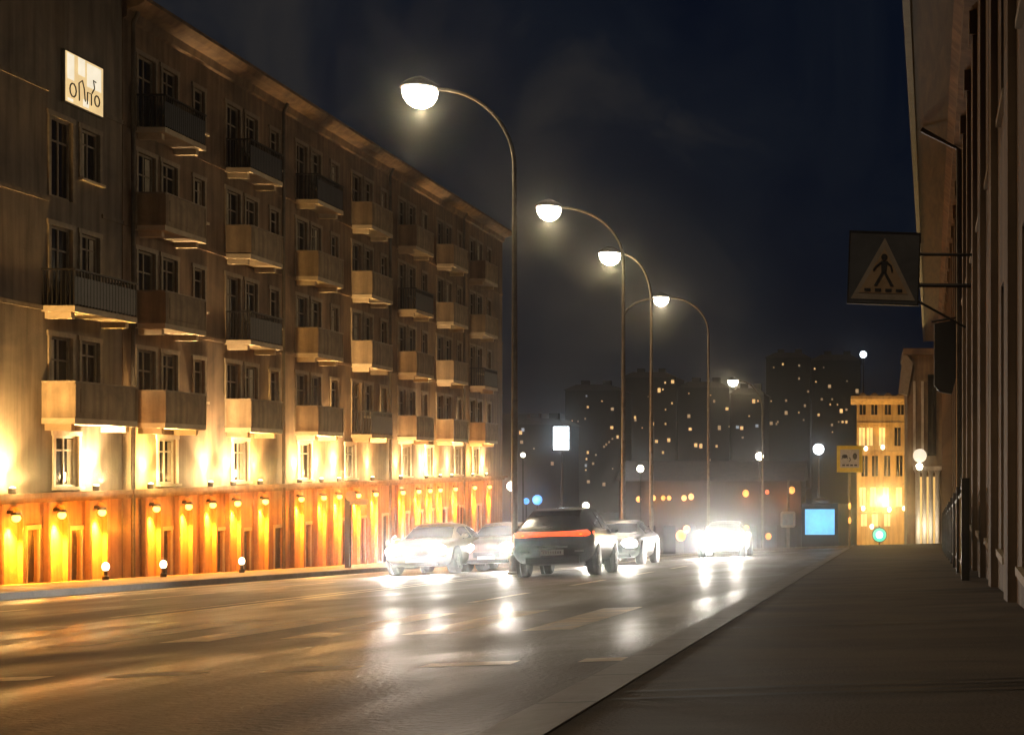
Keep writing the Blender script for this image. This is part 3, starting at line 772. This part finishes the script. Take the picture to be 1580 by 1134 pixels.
# small lit ground lanterns along the orange wall
for lab, px, Y_ in (('small white ground lantern nearest the left edge', 163, 39.8), ('small white ground lantern by the second arched lamp glow', 252, 42.0), ('small white ground lantern farther along the orange wall', 373, 46.5)):
    X_ = S(px, Y_); zb = g(X_, Y_)+.13
    root = empty('ground_lantern', (X_, Y_, zb)); tag(root, lab, 'lantern', 'lanterns on the left pavement')
    MB().lathe([(.09,0),(.09,.1),(.05,.14),(.05,.28)], (0,0,0), 'z', 12).build('stand', M['iron'], root, True)
    MB().ball((0,0,.38), .10,.10,.13).build('glass', M['uplamp'], root, True)

# ------------------------------------------------------------------ right-hand side
WA = math.atan(0.042)
root = empty('street_building', (0.70, 0, g(.7, 40))); root.rotation_euler = (0, 0, -WA); tag(root, 'brown building along the right pavement with deep eaves and pilasters', 'building')
base = g(.7, 40)
# local: y along the wall, x into the building, facade at x=0 seen from -x
y0, y1, Zt = 3.0, 84.0, 7.3-base
b = MB()
holes = []; wy = 7.0; wins = []
while wy < 80:
    wins.append((wy, -0.6-base-0.02*wy, 2.6)); wins.append((wy, 3.4-base, 2.5)); wy += 3.2
wins2 = [(y, z, h) for y, z, h in wins]
tmp = MB(); facade(tmp, y0, y1, g(0,95)-base-1, Zt, [(y-.55, y+.55, z, z+h) for y, z, h in wins2], 0.25)
wall = MB(); wall.add([(-x_, y_, z_) for x_, y_, z_ in tmp.v], [f[::-1] for f in tmp.f])
zl = g(0,95)-base-1
wall.quad((.003,y1,zl),(9,y1,zl),(9,y1,Zt),(.003,y1,Zt)); wall.quad((9,y0,zl),(.003,y0,zl),(.003,y0,Zt),(9,y0,Zt)); wall.quad((9,y0,zl),(9,y1,zl),(9,y1,Zt),(9,y0,Zt))
wall.build('wall', M['brown_wall'], root)
pr = None
for y, z, h in wins2:
    if pr is None or h not in pr:
        f = MB()
        for a, c in ((-.55,-.47),(.47,.55),(-.03,.03)): f.box(.10,.18,a,c,0,h)
        f.box(.10,.18,-.47,-.03,h-.08,h); f.box(.10,.18,.03,.47,h-.08,h); f.box(.11,.17,-.47,-.03,h*.66,h*.66+.06); f.box(.11,.17,.03,.47,h*.66,h*.66+.06)
        fo = f.build('window', M['frame_wood'], root, loc=(0,y,z))
        MB().box(.13,.15,-.5,.5,.02,h-.02).build('pane', M['pane'], fo)
        MB().box(-.05,.06,-.62,.62,-.07,-.003).build('sill', M['slab'], fo)
        pr = pr or {}; pr[h] = fo
    else: copy_part(pr[h], root, (0,y,z))
pw = 5.4; pp = None
while pw < 82:
    if pp is None:
        pp = MB().box(-.07,-.002,-.30,.30,zl,Zt-.9).box(-.12,-.002,-.36,.36,Zt-.9,Zt-.55).build('pilaster', M['brown_wall'], root, loc=(0,pw,0))
    else: copy_part(pp, root, (0,pw,0))
    pw += 3.2
MB().prism([(-.002,Zt-.55),(-.20,Zt-.5),(-.20,Zt-.25),(-.34,Zt-.12),(-.002,Zt-.12)], 'y', y0, y1).build('frieze', M['stucco'], root)
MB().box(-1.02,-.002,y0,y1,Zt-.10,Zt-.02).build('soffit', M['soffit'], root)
gt = MB().box(-1.14,-1.022,y0,y1,Zt-.14,Zt+.12); gt.build('gutter', M['pipe'], root)
MB().prism([(-1.14,Zt+.122),(9,Zt+.122),(9,Zt+1.2),(5,Zt+3.0)], 'y', y0, y1).build('roof', M['roof'], root)
b = MB(); b.tube([(-.09,30.2,zl),(-.09,30.2,Zt-.6),(-.9,30.2,Zt-.16)], .06, 8); b.build('downpipe', M['pipe'], root, True)

# iron railing beside the wall
root = empty('iron_railing', (0.42, 0, g(.4, 30))); root.rotation_euler = (0,0,-WA); tag(root, 'black iron railing with pale blue panels beside the brown right wall', 'railing')
base2 = g(.4, 30)
def gl(y): return g(.42+.042*y, y)+.13-base2
b = MB(); y = 17.0
while y < 46: b.tube([(0,y,gl(y)),(0,y,gl(y)+1.05)], .012, 6); y += .16
b.build('bars', M['iron'], root)
b = MB(); b.tube([(0,17,gl(17)+1.06),(0,46,gl(46)+1.06)], .028, 8); b.tube([(0,17,gl(17)+.16),(0,46,gl(46)+.16)], .02, 8); b.build('rails', M['iron'], root)
y = 17.0; pp = None
while y <= 46.1:
    if pp is None: pp = MB().box(-.05,.05,-.05,.05,-.1,1.22).build('railing_post', M['iron'], root, loc=(0,y,gl(y)))
    else: copy_part(pp, root, (0,y,gl(y)))
    y += 3.2
pp = None
for y in (18.5, 21.6, 24.9, 28.1, 34.5):
    if pp is None: pp = MB().box(.03,.045,-.55,.55,.42,.92).build('panel', M['bluish'], root, loc=(0,y,gl(y)))
    else: copy_part(pp, root, (0,y,gl(y)))

# dark projecting box sign on the right wall
Y_ = 32.0; xw = .70+.042*Y_
root = empty('hanging_sign', (xw, Y_, Zp(605, Y_))); tag(root, 'black hanging banner on a bracket from the brown right wall', 'hanging sign')
b = MB(); b.prism([(-.62,.15),(-.50,.0),(-.22,-.05),(-.12,.35),(-.10,1.65),(-.62,1.55)], 'y', -.09, .09); b.build('banner', M['trim'], root)
MB().tube([(-.68,0,1.6),(.02,0,1.72)], .025, 8).build('bracket', M['iron'], root, True)

# white-columned shop at the end of the brown building
Y_ = 86.0; X0, X1 = S(1400, Y_), 9.0; zb = g(2, Y_)
root = empty('shop_building', (X0, Y_, zb)); tag(root, 'narrow shop front with tall white columns and lit round sign', 'building')
H = Zp(548, Y_)-zb; W = X1-X0
MB().box(0,W,0,8,-2,H).build('wall', M['brown_wall'], root)
MB().box(-.25,W,-.30,8.1,H+.002,H+.4).build('cornice', M['stucco'], root)
ct = Zp(728, Y_)-zb
pp = None
for px in (.62, 1.02, 1.42, 1.82):
    c_ = MB(); c_.lathe([(.22,0),(.22,.12),(.15,.2),(.14,ct-.2),(.2,ct-.05),(.2,ct)], (0,0,0), 'z', 14)
    if pp is None: pp = c_.build('column', M['white_col'], root, True, (px,-.45,.1))
    else: copy_part(pp, root, (px,-.45,.1))
MB().box(.35,2.1,-.70,-.02,ct+.11,ct+.35).build('lintel', M['white_col'], root)
MB().box(.55,1.95,-.03,-.005,.2,ct-.3).build('shop_window', M['warm_window'], root)
MB().lathe([(.42,-.16),(.42,-.02)], (.75,-.3,Zp(703,Y_)-zb), 'y', 20).build('round_sign', M['poster_hot'], root, True)
MB().ball((.72,-.6,Zp(720,Y_)-zb), .22,.22,.22).build('globe', M['lamp_glass'], root, True)
b = MB(); b.box(.35,.50,-.12,-.002,ct+.9,H-1.6); b.box(.85,1.0,-.12,-.002,ct+.9,H-1.6); b.build('pilaster', M['white_col'], root)
MB().box(1.25,1.75,-.10,-.003,ct+1.0,H-1.2).build('window', M['pane'], root)
MB().prism([(-.55,H-2.3),(.0,H-2.5),(.35,H-.5),(-.25,H+.3)], 'y', -.25, -.08).build('signboard', M['sign_white'], root)
lamp('POINT', 'shop_light', root, (1.0,-1.6,1.6), 120, (1.0,.85,.6), .3)

# ochre four-storey building facing up the street
Y_ = 118.0; X0, X1 = S(1322, Y_), 6.0; zb = g(1, Y_)
root = empty('ochre_building', (X0, Y_, zb)); tag(root, 'ochre four storey building facing the street with glowing windows', 'building')
H = Zp(618, Y_)-zb; W = X1-X0
zr = lambda py: Zp(py, Y_)-zb
xr = lambda px: S(px, Y_)-X0
rows = []
for py, hh, pxs, lit in ((640, 1.5, (1331,1349,1370,1390), False), (688, 1.6, (1330,1342,1361,1385), True), (735, 1.8, (1334,1350,1369,1388), False), (782, 1.7, (1331,1347,1367,1387), True), (812, 1.3, (1333,1350,1369), True)):
    for i, px in enumerate(pxs): rows.append((xr(px), zr(py), .62, hh, lit and not (py == 688 and i == 3)))
tmp = MB(); facade(tmp, 0, W, -3, H, [(x-w/2, x+w/2, z, z+h) for x, z, w, h, l in rows], .25)
wl_ = MB(); wl_.add([(y_, -x_, z_) for x_, y_, z_ in tmp.v], tmp.f)
wl_.quad((0,9,-3),(0,.003,-3),(0,.003,H),(0,9,H)); wl_.quad((W,.003,-3),(W,9,-3),(W,9,H),(W,.003,H)); wl_.quad((W,9,-3),(0,9,-3),(0,9,H),(W,9,H))
wl_.build('wall', M['ochre'], root)
for x, z, w, h, l in rows:
    f = MB(); f.box(x-w/2,x-w/2+.06,.08,.16,z,z+h); f.box(x+w/2-.06,x+w/2,.08,.16,z,z+h); f.box(x-.03,x+.03,.09,.15,z,z+h-.06); f.box(x-w/2+.06,x-.03,.08,.16,z+h-.06,z+h); f.box(x+.03,x+w/2-.06,.08,.16,z+h-.06,z+h)
    # round hood
    f.prism([(x-w/2-.1,z+h),(x+w/2+.1,z+h),(x+w/2*.7,z+h+.28),(x,z+h+.38),(x-w/2*.7,z+h+.28)], 'y', -.06, -.002)
    fo = f.build('window', M['ochre'], root)
    MB().box(x-w/2+.02,x+w/2-.02,.11,.13,z+.02,z+h-.02).build('pane', M['warm_window'] if l else M['pane'], fo)
MB().prism([(-.002,H-.35),(-.35,H-.1),(-.75,H+.1),(-.75,H+.35),(-.002,H+.35)], 'x', -.5, W+.2).build('cornice', M['ochre'], root)
MB().box(-.4,W+.1,.003,9.2,H+.002,H+.5).build('roof', M['roof'], root)
b = MB()
for py in (655, 700, 748, 793): b.box(0,W,-.12,-.003,zr(py),zr(py)+.18)
b.build('string_course', M['ochre'], root)
for px, py in ((1336,692),(1362,690),(1332,784),(1372,786),(1345,812),(1395,784)):
    x_, z_ = xr(px), zr(py)
    MB().ball((x_,-.28,z_), .16,.16,.2).build('wall_lamp', M['uplamp'], root, True)
    lamp('SPOT', 'wall_lamp_light', root, (x_,-.5,z_+.3), 230, (1.0,.58,.15), .1, (R(172),0,0), 90, .9)
lamp('POINT', 'facade_fill', root, (W*.3,-7.0,zr(770)), 4200, (1.0,.62,.2), .4)  # added fill to brighten the ochre front, no fixture here

# ------------------------------------------------------------------ the far side of the valley
SPOTS = [(905,611),(929,619),(907,628),(945,631),(892,650),(903,646),(883,649),(807,663),(805,682),(824,692),(932,689),(940,682),(945,677),(953,674),(907,698),(905,708),(904,725),(908,743),
 (932,747),(969,616),(980,644),(1000,612),(1027,632),(1007,654),(1027,654),(1023,601),(1038,589),(1037,622),(991,660),(1032,679),(1023,698),(1037,722),(1013,681),
 (1063,607),(1063,642),(1065,662),(1102,619),(1110,660),(1125,658),(1138,659),(1146,675),(1163,619),(1190,619),(1213,618),(1213,637),(1190,653),(1198,654),(1240,648),(1242,626),(1251,634),(1263,640),
 (1268,616),(1281,624),(1284,616),(1298,634),(1306,632),(1247,604),(1233,564),(1233,584),(1257,569),(1259,589),(1271,567),(1280,596),(1307,588),(1294,651),(1300,651),(1306,651),(1156,642),(1168,657),(1208,562),(1194,567),
 (1051,713),(1067,735)]
for _ in range(46): SPOTS.append((random.uniform(800,1328), random.uniform(585,735)))
blocks = [ # px range, roof y, distance, label
 (796, 872, 655, 260, 'low dark distant block just right of the brown apartment corner'),
 (872, 960, 602, 300, 'dark distant block behind the bluish lit box sign'),
 (960, 1046, 582, 330, 'dark distant block behind the third tall street lamp pole'),
 (1046, 1128, 598, 290, 'dark distant block left of the farthest tall street lamp'),
 (1128, 1182, 608, 280, 'dark distant block right of the farthest tall street lamp'),
 (1182, 1252, 552, 340, 'tallest dark distant block with lit windows up to its roof'),
 (1252, 1330, 556, 310, 'dark distant block just left of the ochre building')]
for a, c, ry, Y_, lab in blocks:
    X0, X1 = S(a, Y_), S(c, Y_); zb = g((X0+X1)/2, Y_)-1; H = Zp(ry, Y_)-zb; W = X1-X0-.4
    root = empty('distant_block', (X0, Y_, zb)); tag(root, lab, 'building', 'distant blocks across the valley')
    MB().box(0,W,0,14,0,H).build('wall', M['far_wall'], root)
    MB().prism([(-.3,H+.002),(W+.3,H+.002),(W*.8,H+1.2),(W*.2,H+1.2)], 'y', -.3, 14.3).build('roof', M['roof'], root)
    for q in range(2):
        xa = W*(.25+.4*q)
        MB().box(xa, xa+1.6, 2, 4, H+.9, H+2.2).build('chimney', M['far_wall'], root)
    for px, py in SPOTS:
        if a+2 < px < c-2 and py > ry+2:
            x_, z_ = S(px, Y_)-X0, Zp(py, Y_)-zb
            s_ = random.choice((.25,.32,.42,.62))*Y_/300; q = random.uniform(.9,1.5)
            k = random.random()
            m_ = M['amber'] if k < .45 else M['cool_dim'] if k > .93 else M['amber_dim']
            f = MB().box(x_-s_*.5-.08,x_+s_*.5+.08,-.08,-.003,z_-s_*q/2-.08,z_+s_*q/2+.08).build('window', M['far_wall'], root)
            MB().box(x_-s_*.5,x_+s_*.5,-.10,-.082,z_-s_*q/2,z_+s_*q/2).build('pane', m_, f)
# low brick row with orange lamps
Y_ = 140.0; X0, X1 = S(955, Y_), S(1236, Y_); zb = g(-14, Y_)-1; H = Zp(742, Y_)-zb; W = X1-X0
root = empty('brick_row', (X0, Y_, zb)); tag(root, 'long low reddish building with a row of small orange lamps', 'building')
MB().box(0,W,0,10,0,H).build('wall', M['far_brick'], root)
MB().prism([(-.4,H+.002),(10.4,H+.002),(5,H+2.0)], 'x', -.3, W+.3).build('roof', M['roof'], root)
b = MB()
for k in range(9): b.box(W*k/9+.4, W*(k+1)/9-.4, -.05, -.003, H*.30, H*.62)
b.build('shop_window', M['pane'], root)
for px, py, r_, m_ in ((986,770,.26,'orange'),(1009,768,.24,'orange'),(1024,768,.22,'orange'),(1033,768,.22,'orange'),(1056,768,.26,'orange'),(1067,766,.28,'orange'),(1151,761,.32,'orange'),(1184,759,.2,'red'),(1222,756,.32,'orange'),(1152,815,.3,'orange'),(1186,827,.3,'orange'),(1051,826,.5,'orange'),(1060,816,.35,'orange')):
    x_, z_ = S(px, Y_)-X0, Zp(py, Y_)-zb
    MB().ball((x_,-.3,z_), r_,r_,r_*1.15).build('orange_lamp' if m_ == 'orange' else 'red_lamp', M[m_], root, True)
for px in (1010, 1060, 1152, 1215):
    lamp('POINT', 'row_light', root, (S(px,Y_)-X0, -1.2, Zp(772,Y_)-zb), 200, (1.0,.40,.10), .3)

# ------------------------------------------------------------------ night haze, added for halos round the lamps
hz = MB().box(-430, 430, -70, 930, -27, 62)
hm = bpy.data.materials.new('haze'); hm.use_nodes = True; nt = hm.node_tree
for n in list(nt.nodes):
    if n.type != 'OUTPUT_MATERIAL': nt.nodes.remove(n)
pv = nt.nodes.new('ShaderNodeVolumePrincipled'); pv.inputs['Color'].default_value = (.92,.93,.95,1)
pv.inputs['Density'].default_value = HAZE; pv.inputs['Anisotropy'].default_value = 0.975
nt.links.new(pv.outputs[0], [n for n in nt.nodes if n.type == 'OUTPUT_MATERIAL'][0].inputs['Volume'])
tag(hz.build('haze', hm), kind='stuff')
